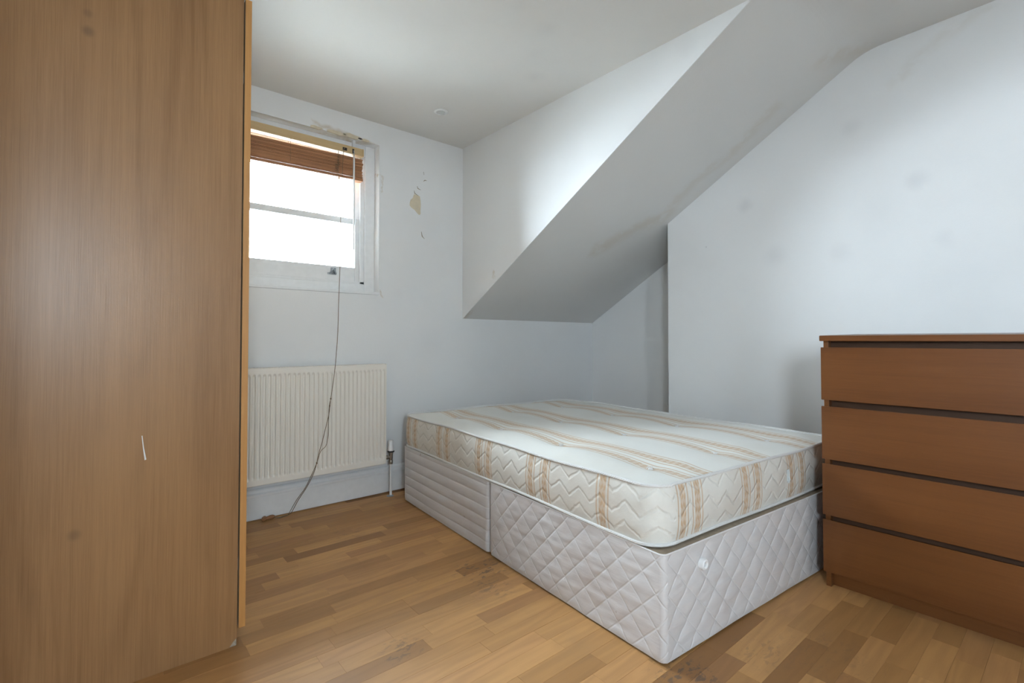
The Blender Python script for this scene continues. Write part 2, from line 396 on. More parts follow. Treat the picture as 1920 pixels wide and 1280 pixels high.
def seg_hit(p, q, poly):
    n = len(poly)
    for i in range(n):
        a, b = poly[i], poly[(i + 1) % n]
        if cross(p, q, a) * cross(p, q, b) < 0 and cross(a, b, p) * cross(a, b, q) < 0: return True
    return False
cw, sw = math.cos(YAW), math.sin(YAW)
def floor_seen(x, y):
    d = x * sw + y * cw
    if d < 0.35: return False
    px = 960 + F_PX * (x * cw - y * sw) / d; py = CY + F_PX * (CAM_H / d + PITCH)
    if not (-40 < px < 1960 and py < 1330): return False
    return not any(seg_hit((0, 0), (x, y), P) for P in (bed_poly, chest_poly, ward_poly))
strips = []
PITCH_Y = 0.0672; y = -1.65 + ((1.637 + 1.65) % PITCH_Y) - PITCH_Y
while y < D:
    x = -1.0 - random.random() * 0.4
    while x < XA:
        L = random.choice((0.22, 0.28, 0.33, 0.38, 0.43, 0.5)) * random.uniform(0.93, 1.07)
        a, b = max(x, -1.02), min(x + L, XA + 0.02)
        if b - a > 0.02: strips.append((a, b, y, min(y + PITCH_Y, D + 0.01)))
        x += L
    y += PITCH_Y
def strip_geo(a, b, y0, y1, rnd):
    g, h, c = 0.00015, -0.004, 0.0004
    z = rnd.uniform(-0.0004, 0.0)
    vs = [(a + g, y0 + g, h), (b - g, y0 + g, h), (b - g, y1 - g, h), (a + g, y1 - g, h),
          (a + g, y0 + g, z - c), (b - g, y0 + g, z - c), (b - g, y1 - g, z - c), (a + g, y1 - g, z - c),
          (a + g + c, y0 + g + c, z), (b - g - c, y0 + g + c, z), (b - g - c, y1 - g - c, z), (a + g + c, y1 - g - c, z)]
    fs = [(8, 9, 10, 11)] + [(i, (i + 1) % 4, 4 + (i + 1) % 4, 4 + i) for i in range(4)] + [(4 + i, 4 + (i + 1) % 4, 8 + (i + 1) % 4, 8 + i) for i in range(4)]
    return vs, fs
def toned(me, tones, per):
    at = me.color_attributes.new('tone', 'FLOAT_COLOR', 'CORNER')
    i = 0; buf = []
    for p in me.polygons:
        t = tones[p.index // per]
        buf += list(t) * p.loop_total
    at.data.foreach_set('color', buf)
seen = []; hidden = []
for s in strips:
    a, b, y0, y1 = s; ym = (y0 + y1) / 2
    ok = any(floor_seen(q, ym) for q in (a + 0.02, (a + b) / 2, b - 0.02, a * .75 + b * .25, a * .25 + b * .75))
    (seen if ok else hidden).append(s)
seen.sort(key=lambda s: math.hypot((s[0] + s[1]) / 2, s[2])); hidden += seen[300:]; seen = seen[:300]
rs = random.Random(21)
def tone(): return (min(1, max(0, rs.gauss(0.62, 0.24))), rs.random(), rs.random(), 1.0)
for s in seen:
    vs, fs = strip_geo(*s, rs); me = bpy.data.meshes.new('floor_strip'); me.from_pydata(vs, [], fs); toned(me, [tone()], 99)
    link('floor_strip', me, M['floor'], floor)
vv, ff, tt = [], [], []
for s in hidden:
    vs, fs = strip_geo(*s, rs); k = len(vv); vv += vs; ff += [tuple(i + k for i in f) for f in fs]; tt.append(tone())
me = bpy.data.meshes.new('floor_strip_field'); me.from_pydata(vv, [], ff); toned(me, tt, 9)
tag(link('floor_strip_field', me, M['floor'], floor), kind='stuff')

# ------------------------------------------------------------------ skirting boards
def skirting(name, a, b, nrm, label):
    """moulded board from a to b (xy); nrm = direction into the room"""
    prof = [(0, 0.009), (0.018, 0.009), (0.018, 0.125), (0.0195, 0.128), (0.0195, 0.138), (0.014, 0.146), (0.011, 0.160), (0.006, 0.167), (0, 0.168)]
    bld = MB(); vs = []
    for p in (a, b):
        for o, z in prof: vs.append((p[0] + nrm[0] * o, p[1] + nrm[1] * o, z))
    n = len(prof); fs = [(i, i + 1, n + i + 1, n + i) for i in range(n - 1)] + [tuple(range(n)), tuple(range(n, 2 * n))[::-1]]
    bld.add(vs, fs)
    return struct(bld.build(name, M['white_gloss']), label, 'skirting')
skirting('baseboard_back', (-0.245, D), (XA, D), (0, -1), 'white moulded skirting board below the radiator')
skirting('baseboard_right', (XA, YB), (XA, D - 0.02), (-1, 0), 'white skirting board along the alcove wall')
skirting('baseboard_chimney', (XB, -1.65), (XB, YB), (-1, 0), 'white skirting board along the chimney breast')

# ------------------------------------------------------------------ window
win = empty('window_1', ((WX0 + WX1) / 2, 3.03, WZ0)); struct(win, 'white painted sash window in the dormer', 'window')
def W(b, name, mat, parent=win):
    """geometry given in world coordinates -> child of the window"""
    off = Vector((-(WX0 + WX1) / 2, -3.03, -WZ0)); b.v = [tuple(Vector(p) + off) for p in b.v]
    return b.build(name, mat, parent)
lx0, lx1 = WX0 + 0.067, 1.315
b = MB()
b.box(lx1, WX1, 3.03, 3.13, WZ0, WZ1, 0.003).box(WX0, lx0, 3.03, 3.13, WZ0, WZ1, 0.003).box(lx0, lx1, 3.03, 3.13, 2.165, WZ1, 0.003).box(lx0, lx1, 3.03, 3.13, WZ0, 1.338, 0.003)
b.box(1.286, lx1, 3.038, 3.046, 1.338, 2.165, 0.002).box(lx0, lx0 + 0.029, 3.038, 3.046, 1.338, 2.165, 0.002).box(lx0, lx1, 3.038, 3.046, 1.338, 1.352, 0.002)
W(b, 'frame', M['white_gloss'])
W(MB().box(WX0 + 0.001, WX1 - 0.001, D - 0.004, 3.035, WZ0 + 0.0005, WZ0 + 0.018, 0.003), 'sill', M['white_gloss'])
def sash(name, y0, y1, z0, z1, bot, top, stile):
    x0, x1 = lx0 + 0.002, 1.313
    b = MB().box(x1 - stile, x1, y0, y1, z0, z1, 0.003).box(x0, x0 + stile, y0, y1, z0, z1, 0.003)
    b.box(x0 + stile, x1 - stile, y0, y1, z0, z0 + bot, 0.003).box(x0 + stile, x1 - stile, y0, y1, z1 - top, z1, 0.003)
    s = W(b, name, M['white_gloss'])
    W(MB().box(x0 + stile - 0.006, x1 - stile + 0.006, (y0 + y1) / 2 - 0.002, (y0 + y1) / 2 + 0.002, z0 + bot - 0.006, z1 - top + 0.006), 'pane', M['glass'], s)
    return s
ls = sash('lower_sash', 3.050, 3.085, 1.340, 1.755, 0.102, 0.038, 0.055)
us = sash('upper_sash', 3.090, 3.122, 1.722, 2.164, 0.042, 0.045, 0.058)
b = MB().box(1.085, 1.140, 3.046, 3.051, 1.385, 1.397, 0.001).tube([(1.10, 3.048, 1.392), (1.104, 3.030, 1.402), (1.112, 3.022, 1.415), (1.122, 3.026, 1.402), (1.135, 3.044, 1.392)], 0.006, 8)
b.box(1.105, 1.135, 3.040, 3.052, 1.398, 1.428, 0.002)
W(b, 'sash_lift', M['grey_metal'], ls)

# unseen windows added behind the camera to brighten the walls
def added_window(name, loc, rz, w, hh, label):
    rw = empty(name, loc, (0, 0, rz)); struct(rw, label, 'window')
    b = MB(); y0, y1 = -0.04, 0.03; hx = w / 2
    b.box(-hx, -hx + 0.05, y0, y1, 0, hh).box(hx - 0.05, hx, y0, y1, 0, hh).box(-hx + 0.05, hx - 0.05, y0, y1, 0, 0.05).box(-hx + 0.05, hx - 0.05, y0, y1, hh - 0.05, hh)
    b.build('frame', M['white_gloss'], rw)
    MB().box(-hx + 0.045, hx - 0.045, -0.004, 0.0, 0.045, hh - 0.045).build('pane', M['glass'], rw)
added_window('added_side_window', (-1.15, (RW[0] + RW[1]) / 2, RW[2]), math.pi / 2, RW[1] - RW[0], RW[3] - RW[2], 'unseen side window added for fill light behind the camera')
added_window('added_rear_window', ((RW3[0] + RW3[1]) / 2, -1.78, RW3[2]), 0, RW3[1] - RW3[0], RW3[3] - RW3[2], 'unseen window added for fill light in the wall behind the camera')
# ground outside, one storey and more below
struct(MB().box(-40, 40, -40, 40, -6.2, -6.0).build('ground', plain('outdoor_ground', (0.22, 0.22, 0.21), 0.9)), 'grey ground outside far below the windows', 'ground')

# ------------------------------------------------------------------ venetian blind
blind = empty('venetian_blind', (0.80, 2.995, 2.187)); tag(blind, 'raised brown wooden slatted blind with beige headrail in the window', 'blind')
def Bd(b, name, mat, parent=blind):
    off = Vector((-0.80, -2.995, -2.187)); b.v = [tuple(Vector(p) + off) for p in b.v]
    return b.build(name, mat, parent)
bx0 = WX0 + 0.02
hr = Bd(MB().box(bx0, 1.270, 2.972, 3.018, 2.140, 2.187, 0.003), 'headrail', M['headrail'])
Bd(MB().box(1.270, 1.283, 2.971, 3.019, 2.139, 2.188, 0.004), 'end_cap', M['headrail'], hr)
Bd(MB().box(1.214, 1.232, 2.985, 3.005, 2.186, 2.236, 0.002), 'bracket', M['white_gloss'])
Bd(MB().box(0.50, 0.518, 2.985, 3.005, 2.186, 2.236, 0.002), 'bracket', M['white_gloss'])
Bd(MB().box(1.145, 1.172, 2.9705, 2.973, 2.150, 2.168), 'cord_lock', M['black'], hr)
Bd(MB().box(1.206, 1.218, 2.9705, 2.973, 2.145, 2.172), 'tilt_slot', M['black'], hr)
NS = 21
tilt = lambda x: (x - 1.27) * 0.018
sm = {}
for i in range(NS):
    w = 0.0225
    z0 = 2.000 + i * 0.0058; dx = random.uniform(-0.004, 0.004); dy = random.uniform(-0.006, 0.006); t = 0.0052
    a, c = bx0 + 0.006 + dx, 1.272 + dx
    vs = []
    for x in (a, c):
        for (yy, zz) in ((-w, 0.0), (-w, t), (0, t + 0.0012), (w, t), (w, 0), (0, 0.0012)):
            vs.append((x, 2.995 + yy + dy, z0 + zz + tilt(x) + random.uniform(0, 0.0003)))
    fs = [(k, (k + 1) % 6, 6 + (k + 1) % 6, 6 + k) for k in range(6)] + [tuple(range(6))[::-1], tuple(range(6, 12))]
    Bd(MB().add(vs, fs), 'slat', M['slat'])
b = MB(); vs = []
for x in (bx0 + 0.004, 1.276):
    for (yy, zz) in ((-0.024, 0), (-0.024, 0.016), (0.024, 0.016), (0.024, 0)): vs.append((x, 2.995 + yy, 1.981 + zz + tilt(x)))
b.add(vs, [(0, 1, 5, 4), (1, 2, 6, 5), (2, 3, 7, 6), (3, 0, 4, 7), (0, 3, 2, 1), (4, 5, 6, 7)])
Bd(b, 'bottom_rail', M['slat'])
for x in (0.56, 0.84, 1.118):
    for yy in (2.9705, 3.0195):
        n = 12; Bd(MB().tube([(x + 0.002 * math.sin(k * 2.1), yy - (0.002 if k % 2 else 0), 2.14 - k * 0.0125) for k in range(n)], 0.0011, 5), 'ladder_cord', M['cord'])
# gathered ladder cord loops in front of the slats
pts = [(1.118, 2.969, 2.135)]
for k in range(26): pts.append((1.117 + 0.012 * math.sin(k * 2.4) - (0.010 if k > 14 else 0), 2.966 + 0.003 * math.cos(k * 1.7), 2.120 - k * 0.0047))
pts.append((1.122, 2.966, 1.985)); Bd(MB().tube(pts, 0.0016, 5), 'cord_tangle', M['cord'])
Bd(MB().lathe([(0.001, 1.978), (0.004, 1.974), (0.0045, 1.968), (0.003, 1.963), (0.001, 1.962)], (1.121, 2.966, 0), 10), 'cord_bead', M['tassel'])
Bd(MB().tube([(1.213, 2.966, 2.160), (1.213, 2.962, 2.150), (1.213, 2.962, 2.120)], 0.003, 6), 'wand_hook', M['grey_metal'])
Bd(MB().tube([(1.213, 2.962, 2.125), (1.2135, 2.961, 1.8), (1.214, 2.960, 1.539)], [0.0058, 0.0055, 0.005], 6), 'tilt_wand', M['white_gloss'])
cord = [(1.158, 2.970, 2.158), (1.147, 2.962, 2.142), (1.138, 2.960, 1.95), (1.128, 2.957, 1.62), (1.126, 2.953, 1.414), (1.118, 2.945, 1.251), (1.103, 2.918, 1.034), (1.069, 2.860, 0.845), (1.052, 2.853, 0.723), (1.039, 2.851, 0.638), (1.03, 2.851, 0.556), (1.012, 2.85, 0.481), (0.994, 2.848, 0.408), (0.972, 2.846, 0.336), (0.961, 2.846, 0.284), (0.944, 2.848, 0.227), (0.915, 2.862, 0.158), (0.879, 2.893, 0.085), (0.859, 2.918, 0.030), (0.842, 2.926, 0.004), (0.80, 2.915, 0.003), (0.775, 2.912, 0.003), (0.757, 2.918, 0.008)]
def smooth(P, n=4):
    P = [Vector(p) for p in P]; out = []
    for i in range(len(P) - 1):
        a, b, c, d = P[max(i - 1, 0)], P[i], P[i + 1], P[min(i + 2, len(P) - 1)]
        for k in range(n):
            t = k / n; out.append(0.5 * ((2 * b) + (c - a) * t + (2 * a - 5 * b + 4 * c - d) * t * t + (3 * b - a - 3 * c + d) * t ** 3))
    return out + [P[-1]]
lc = Bd(MB().tube(smooth(cord), 0.0017, 6), 'lift_cord', M['cord'])
c2 = [(1.039, 2.850, 0.638), (1.030, 2.848, 0.60), (1.026, 2.847, 0.511), (1.025, 2.847, 0.435), (1.012, 2.846, 0.375), (0.982, 2.845, 0.347), (0.963, 2.845, 0.29), (0.940, 2.848, 0.235), (0.905, 2.866, 0.150), (0.868, 2.900, 0.080), (0.835, 2.925, 0.006), (0.815, 2.910, 0.003), (0.78, 2.905, 0.003), (0.76, 2.914, 0.008)]
Bd(MB().tube(smooth(c2), 0.0015, 6), 'cord_strand', M['cord'], lc)
for p in ((1.039, 2.850, 0.640), (1.033, 2.850, 0.60), (0.961, 2.845, 0.284)):
    Bd(MB().lathe([(0.0008, -0.006), (0.004, -0.003), (0.0045, 0.001), (0.003, 0.005), (0.0008, 0.006)], p, 8), 'cord_knot', M['cord'], lc)
for q, r in (((0.735, 2.918, 0.0115), 0.2), ((0.705, 2.912, 0.0125), 1.1)):
    vs = MB().lathe([(0.003, -0.026), (0.0085, -0.020), (0.0120, 0.006), (0.0105, 0.018), (0.006, 0.027)], (0, 0, 0), 12, 'X')
    vs.v = [(q[0] + v[0] * math.cos(r) - v[1] * math.sin(r), q[1] + v[0] * math.sin(r) + v[1] * math.cos(r), q[2] + v[2]) for v in vs.v]
    Bd(vs, 'cord_tassel', M['tassel'], lc)

# ------------------------------------------------------------------ radiator
rad = empty('radiator', (0.895, 2.94, 0.0)); tag(rad, 'cream ribbed panel radiator under the window', 'radiator')
RX0, RX1, RZ0, RZ1, RY = 0.395, 1.395, 0.206, 0.826, 2.870
def Rd(b, name, mat, parent=rad):
    off = Vector((-0.895, -2.94, 0)); b.v = [tuple(Vector(p) + off) for p in b.v]
    return b.build(name, mat, parent)
NR = 39; per = 12
xs = [RX0 + 0.004 + (RX1 - RX0 - 0.008) * i / (NR * per) for i in range(NR * per + 1)]
zs = [RZ0 + 0.002]
zs += [RZ0 + 0.018 + 0.035 * k / 10 for k in range(11)] + [RZ0 + 0.12, (RZ0 + RZ1) / 2, RZ1 - 0.12] + [RZ1 - 0.053 + 0.035 * k / 10 for k in range(11)] + [RZ1 - 0.002]
def sst(a, b, x):
    t = min(1, max(0, (x - a) / (b - a))); return t * t * (3 - 2 * t)
vs = []; fs = []
for i, x in enumerate(xs):
    u = ((i % per) / per); dch = abs(u - 0.5)
    ch = 1 - sst(0.13, 0.34, dch)                     # pressed channel in the middle of each pitch
    if i == 0 or i == len(xs) - 1: ch = 0
    for z in zs:
        # round channel ends
        e = sst(0.028, 0.046, min(z - RZ0, RZ1 - z) - 0.004 * (1 - ch))
        vs.append((x, RY + 0.0105 * ch * e, z))
nz = len(zs)
for i in range(len(xs) - 1):
    for j in range(nz - 1): fs.append((i * nz + j, (i + 1) * nz + j, (i + 1) * nz + j + 1, i * nz + j + 1))
b = MB().add(vs, fs, True)
b.box(RX0 + 0.004, RX1 - 0.004, RY + 0.0115, RY + 0.0135, RZ0 + 0.002, RZ1 - 0.002)
n0 = len(b.v)
b.tube([(RX0 + 0.004, RY + 0.004, RZ1 - 0.003), (RX1 - 0.004, RY + 0.004, RZ1 - 0.003)], 0.004, 8).tube([(RX0 + 0.004, RY + 0.004, RZ0 + 0.003), (RX1 - 0.004, RY + 0.004, RZ0 + 0.003)], 0.004, 8)
Rd(b, 'front_panel', M['rad'])
for x in (RX0, RX1 - 0.004):
    Rd(MB().box(x, x + 0.004, RY - 0.001, 2.94, RZ0 + 0.004, RZ1 + 0.004, 0.0015), 'side_panel', M['rad'])
b = MB().box(RX0 + 0.005, RX1 - 0.005, RY + 0.012, RY + 0.016, RZ1 - 0.006, RZ1 + 0.003).box(RX0 + 0.005, RX1 - 0.005, 2.934, 2.938, RZ1 - 0.006, RZ1 + 0.003)
for k in range(64):
    x = RX0 + 0.012 + k * (RX1 - RX0 - 0.024) / 63; b.box(x - 0.004, x + 0.004, RY + 0.014, 2.936, RZ1 + 0.0005, RZ1 + 0.003)
Rd(b, 'top_grille', M['rad'])
b = MB()
for k in range(50):
    x = RX0 + 0.02 + k * 0.0196; b.box(x - 0.0006, x + 0.0006, RY + 0.014, 2.930, RZ0 + 0.03, RZ1 - 0.03)
b.box(RX0 + 0.01, RX1 - 0.01, 2.930, 2.934, RZ0 + 0.01, RZ1 - 0.02)
Rd(b, 'convector_fins', M['rad_inside'])
for x in (0.55, 1.24): Rd(MB().box(x - 0.02, x + 0.02, 2.934, D - 0.0005, RZ0 + 0.05, RZ1 - 0.05, 0.001), 'wall_bracket', M['rad_inside'])
vx, vy = 1.428, 2.872
Rd(MB().tube([(vx, vy, 0.0), (vx, vy, 0.212)], 0.0078, 14), 'pipe', M['white_gloss'])
Rd(MB().lathe([(0.022, 0.0), (0.022, 0.003), (0.010, 0.006), (0.009, 0.006)], (vx - 0.004, vy, 0), 16), 'pipe_collar', M['grey_metal'])
b = MB().lathe([(0.011, 0.200), (0.013, 0.203), (0.013, 0.222), (0.010, 0.226), (0.012, 0.235), (0.012, 0.262), (0.015, 0.265), (0.015, 0.274)], (vx, vy, 0), 16)
b.tube([(vx, vy, 0.243), (RX1 - 0.002, vy + 0.01, 0.243)], 0.010, 12).lathe([(0.014, RX1 + 0.006), (0.014, RX1 + 0.016)], (0, vy + 0.004, 0.243), 6, 'X')
Rd(b, 'valve_body', M['brass'])
vh = Rd(MB().lathe([(0.0175, 0.281), (0.019, 0.290), (0.0185, 0.305), (0.0155, 0.315), (0.0155, 0.342), (0.014, 0.347), (0.004, 0.348)], (vx, vy, 0), 24), 'valve_head', M['plastic'])
Rd(MB().lathe([(0.016, 0.272), (0.0215, 0.275), (0.0215, 0.281), (0.018, 0.283)], (vx, vy, 0), 24), 'valve_collar', M['black'], vh)
for k in range(8):
    a = k * math.pi / 4; Rd(MB().box(vx + 0.0152 * math.cos(a) - 0.0012, vx + 0.0152 * math.cos(a) + 0.0012, vy + 0.0152 * math.sin(a) - 0.0012, vy + 0.0152 * math.sin(a) + 0.0012, 0.318, 0.343), 'grip_rib', M['plastic'], vh)

# ------------------------------------------------------------------ ceiling spotlight
sl = empty('ceiling_spotlight', (1.594, 2.56, HC)); tag(sl, 'small round recessed spotlight in the ceiling near the window', 'light')
MB().lathe([(0.0275, -0.001), (0.0275, -0.006), (0.033, -0.0085), (0.041, -0.005), (0.0425, 0.002)], (0, 0, 0), 32, cap=False).build('ring', M['white_gloss'], sl)
MB().lathe([(0.0275, 0.0), (0.024, 0.0005), (0.012, 0.0005), (0.002, 0.0005)], (0, 0, -0.0035), 24).build('lamp_face', M['lamp_glass'], sl)
MB().box(0.029, 0.035, -0.006, 0.006, -0.011, -0.006, 0.001).build('clip', M['white_gloss'], sl)

# ------------------------------------------------------------------ wardrobe
wd = empty('wardrobe', (0.07, 2.295, 0)); tag(wd, 'tall oak veneer wardrobe with closed doors at the left', 'wardrobe')
def Wd(b, name, mat, parent=wd):
    off = Vector((-0.07, -2.295, 0)); b.v = [tuple(Vector(p) + off) for p in b.v]
    return b.build(name, mat, parent)
wy0, wy1, wx0, wx1, wz = 1.79, 2.80, -0.235, 0.3575, 2.135
sp_ = [(wx0, 0.0), (wx1 - 0.022, 0.0), (wx1 - 0.009, 0.017), (wx1, 0.024), (wx1, wz), (wx0, wz)]
side = Wd(MB().prism(sp_, 'Y', wy0, wy0 + 0.018), 'side_panel', M['oak'])
Wd(MB().prism([(wx1 - 0.021, 0.0), (wx1 - 0.001, 0.0), (wx1 - 0.001, 0.023), (wx1 - 0.010, 0.016)], 'Y', wy0 + 0.0025, wy0 + 0.017), 'chipped_corner', M['chip'], side)
Wd(MB().prism([(0.1045, 0.700), (0.1065, 0.7005), (0.1105, 0.665), (0.1165, 0.630), (0.1125, 0.6285), (0.108, 0.664)], 'Y', wy0 - 0.0006, wy0 + 0.001), 'scratch', M['white_gloss'], side)
Wd(MB().box(wx0, wx1, wy1 - 0.018, wy1, 0, wz, 0.001), 'side_panel', M['oak'])
Wd(MB().box(wx0, wx1, wy0 + 0.018, wy1 - 0.018, wz - 0.03, wz - 0.004), 'top_panel', M['oak'])
Wd(MB().box(wx0, wx1 - 0.002, wy0 + 0.018, wy1 - 0.018, 0.055, 0.075), 'base_panel', M['oak'])
Wd(MB().box(wx1 - 0.05, wx1 - 0.03, wy0 + 0.018, wy1 - 0.018, 0.0, 0.055), 'plinth', M['oak'])
Wd(MB().box(wx0, wx0 + 0.005, wy0 + 0.018, wy1 - 0.018, 0.03, wz - 0.03), 'back_panel', M['shade_wood'])
mid_y = (wy0 + wy1) / 2
for k, (a, c) in enumerate(((wy0 + 0.001, mid_y - 0.0015), (mid_y + 0.0015, wy1 - 0.001))):
    d = Wd(MB().box(0.3625, 0.3815, a + 0.0015, c - 0.0015, 0.052, 2.104, 0.0015), 'door', M['door_face'])
    for e0, e1 in ((a, a + 0.0015), (c - 0.0015, c)): Wd(MB().box(0.3625, 0.3815, e0, e1, 0.052, 2.104, 0.0006), 'edge_lipping', M['door_edge'], d)
    hy = c - 0.05 if k == 0 else a + 0.05
    Wd(MB().lathe([(0.008, 0.381), (0.006, 0.392), (0.014, 0.400), (0.015, 0.406), (0.010, 0.411), (0.002, 0.412)], (0, hy, 1.05), 16, 'X'), 'knob', M['brass'], d)
    for hz in (0.25, 1.85):
        hyy = a + 0.03 if k == 0 else c - 0.03
        Wd(MB().box(0.345, 0.3635, hyy - 0.01, hyy + 0.01, hz - 0.02, hz + 0.02, 0.001), 'hinge', M['grey_metal'], d)

# ------------------------------------------------------------------ chest of drawers
ch = empty('chest_of_drawers', (2.2214, 0.71, 0)); tag(ch, 'brown wooden chest with four handleless drawers beside the bed', 'chest of drawers')
CD, CW_ = 0.48, 0.80
b = MB(); zf, zb = 0.996, 1.006
vs = [(-0.003, 0.004, zf - 0.022), (-0.003, -CW_ - 0.004, zf - 0.022), (CD, -CW_ - 0.004, zb - 0.022), (CD, 0.004, zb - 0.022), (-0.003, 0.004, zf), (-0.003, -CW_ - 0.004, zf), (CD, -CW_ - 0.004, zb), (CD, 0.004, zb)]
bm = bmesh.new(); bv = [bm.verts.new(v) for v in vs]
for f in [(0, 1, 2, 3), (4, 7, 6, 5), (0, 4, 5, 1), (1, 5, 6, 2), (2, 6, 7, 3), (3, 7, 4, 0)]: bm.faces.new([bv[i] for i in f])
bmesh.ops.bevel(bm, geom=bm.edges[:], offset=0.0015, segments=2, affect='EDGES'); bm.verts.index_update()
b.add([v.co[:] for v in bm.verts], [[v.index for v in f.verts] for f in bm.faces]); bm.free()
b.build('top', M['chest_wood'], ch)
for y in (-0.004, -CW_ + 0.022): MB().box(0.019, CD - 0.005, y - 0.018, y, 0, 0.977, 0.001).build('side_panel', M['chest_wood'], ch)
MB().box(CD - 0.012, CD - 0.006, -CW_ + 0.02, -0.02, 0.05, 0.97).build('back_panel', M['shade_wood'], ch)
MB().box(0.046, 0.061, -CW_ + 0.022, -0.022, 0.0, 0.075, 0.001).build('plinth', M['chest_wood'], ch)
for z0, z1 in ((0.949, 0.974), (0.74, 0.715), (0.506, 0.488), (0.286, 0.268)):
    zc = (z0 + z1) / 2; MB().box(0.048, 0.062, -CW_ + 0.022, -0.022, zc - 0.022, zc + 0.0225).build('rail', M['shade_wood'], ch)  # rails coloured dark to deepen the shade in the gaps
for z0, z1 in ((0.740, 0.949), (0.506, 0.715), (0.286, 0.488), (0.062, 0.268)):
    d = empty('drawer', (0, 0, z0)); d.parent = ch; h = z1 - z0
    # front with a sloping finger grip along its top edge
    bm = bmesh.new(); pr_ = [(0.0, 0.0), (0.018, 0.0), (0.018, h - 0.014), (0.004, h), (0.0, h)]
    A = [bm.verts.new((x, 0.0, z)) for x, z in pr_]; Bv = [bm.verts.new((x, -CW_, z)) for x, z in pr_]; n = len(pr_)
    bm.faces.new(A); bm.faces.new(Bv[::-1])
    for i in range(n): bm.faces.new([A[i], Bv[i], Bv[(i + 1) % n], A[(i + 1) % n]])
    bmesh.ops.recalc_face_normals(bm, faces=bm.faces); bmesh.ops.bevel(bm, geom=bm.edges[:], offset=0.0012, segments=2, affect='EDGES')
    me = bpy.data.meshes.new('drawer_front'); bm.to_mesh(me); bm.free()
    link('drawer_front', me, M['chest_wood'], d)
    MB().box(0.019, CD - 0.03, -CW_ + 0.035, -CW_ + 0.047, 0.015, h - 0.035).box(0.019, CD - 0.03, -0.047, -0.035, 0.015, h - 0.035).box(0.019, CD - 0.03, -CW_ + 0.047, -0.047, 0.015, 0.021).build('drawer_box', M['shade_wood'], d)

# ------------------------------------------------------------------ bed: rounded-rectangle helpers
def rr(w, l, r, step):
    """rounded rectangle outline, counter-clockwise from the foot-left corner along the foot; returns [(x,y,nx,ny,s)]"""
    P = []
    def line(a, b, n):
        L = math.dist(a, b); k = max(1, int(L / step))
        for i in range(k): t = i / k; P.append((a[0] + (b[0] - a[0]) * t, a[1] + (b[1] - a[1]) * t, n[0], n[1]))
    def arc(c, a0):
        k = max(4, int(r * math.pi / 2 / step))
        for i in range(k):
            a = a0 + math.pi / 2 * i / k; P.append((c[0] + r * math.cos(a), c[1] + r * math.sin(a), math.cos(a), math.sin(a)))
    line((r, 0), (w - r, 0), (0, -1)); arc((w - r, r), -math.pi / 2)
    line((w, r), (w, l - r), (1, 0)); arc((w - r, l - r), 0)
    line((w - r, l), (r, l), (0, 1)); arc((r, l - r), math.pi / 2)
    line((0, l - r), (0, r), (-1, 0)); arc((r, r), math.pi)
    out = []; s = 0.0
    for i, p in enumerate(P):
        if i: s += math.dist(p[:2], P[i - 1][:2])
        out.append((*p, s))
    return out
def ring_mesh(name, outline, rows, disp, uvfun=None, close_uv=True):
    """wall of stacked rings: rows = list of z; disp(p, z) -> outward offset, dz"""
    n = len(outline); vs = []
    for z in rows:
        for p in outline:
            o, dz = disp(p, z); vs.append((p[0] + p[2] * o, p[1] + p[3] * o, z + dz))
    fs = []
    for j in range(len(rows) - 1):
        for i in range(n): fs.append((j * n + i, j * n + (i + 1) % n, (j + 1) * n + (i + 1) % n, (j + 1) * n + i))
    me = bpy.data.meshes.new(name); me.from_pydata(vs, [], fs); me.polygons.foreach_set('use_smooth', [True] * len(fs))
    uv = me.uv_layers.new(name='UVMap'); total = outline[-1][4] + math.dist(outline[-1][:2], outline[0][:2]); buf = []
    for j in range(len(rows) - 1):
        for i in range(n):
            s0 = outline[i][4]; s1 = outline[i + 1][4] if i + 1 < n else total
            buf += [s0, rows[j], s1, rows[j], s1, rows[j + 1], s0, rows[j + 1]]
    uv.data.foreach_set('uv', buf); me.update()
    return me
def vnoise(x, y, s=0):
    """cheap smooth value noise"""
    def h(i, j): 
        q = math.sin(i * 127.1 + j * 311.7 + s * 74.7) * 43758.5453; return q - math.floor(q)
    i, j = math.floor(x), math.floor(y); fx, fy = x - i, y - j; fx = fx * fx * (3 - 2 * fx); fy = fy * fy * (3 - 2 * fy)
    return (h(i, j) * (1 - fx) + h(i + 1, j) * fx) * (1 - fy) + (h(i, j + 1) * (1 - fx) + h(i + 1, j + 1) * fx) * fy
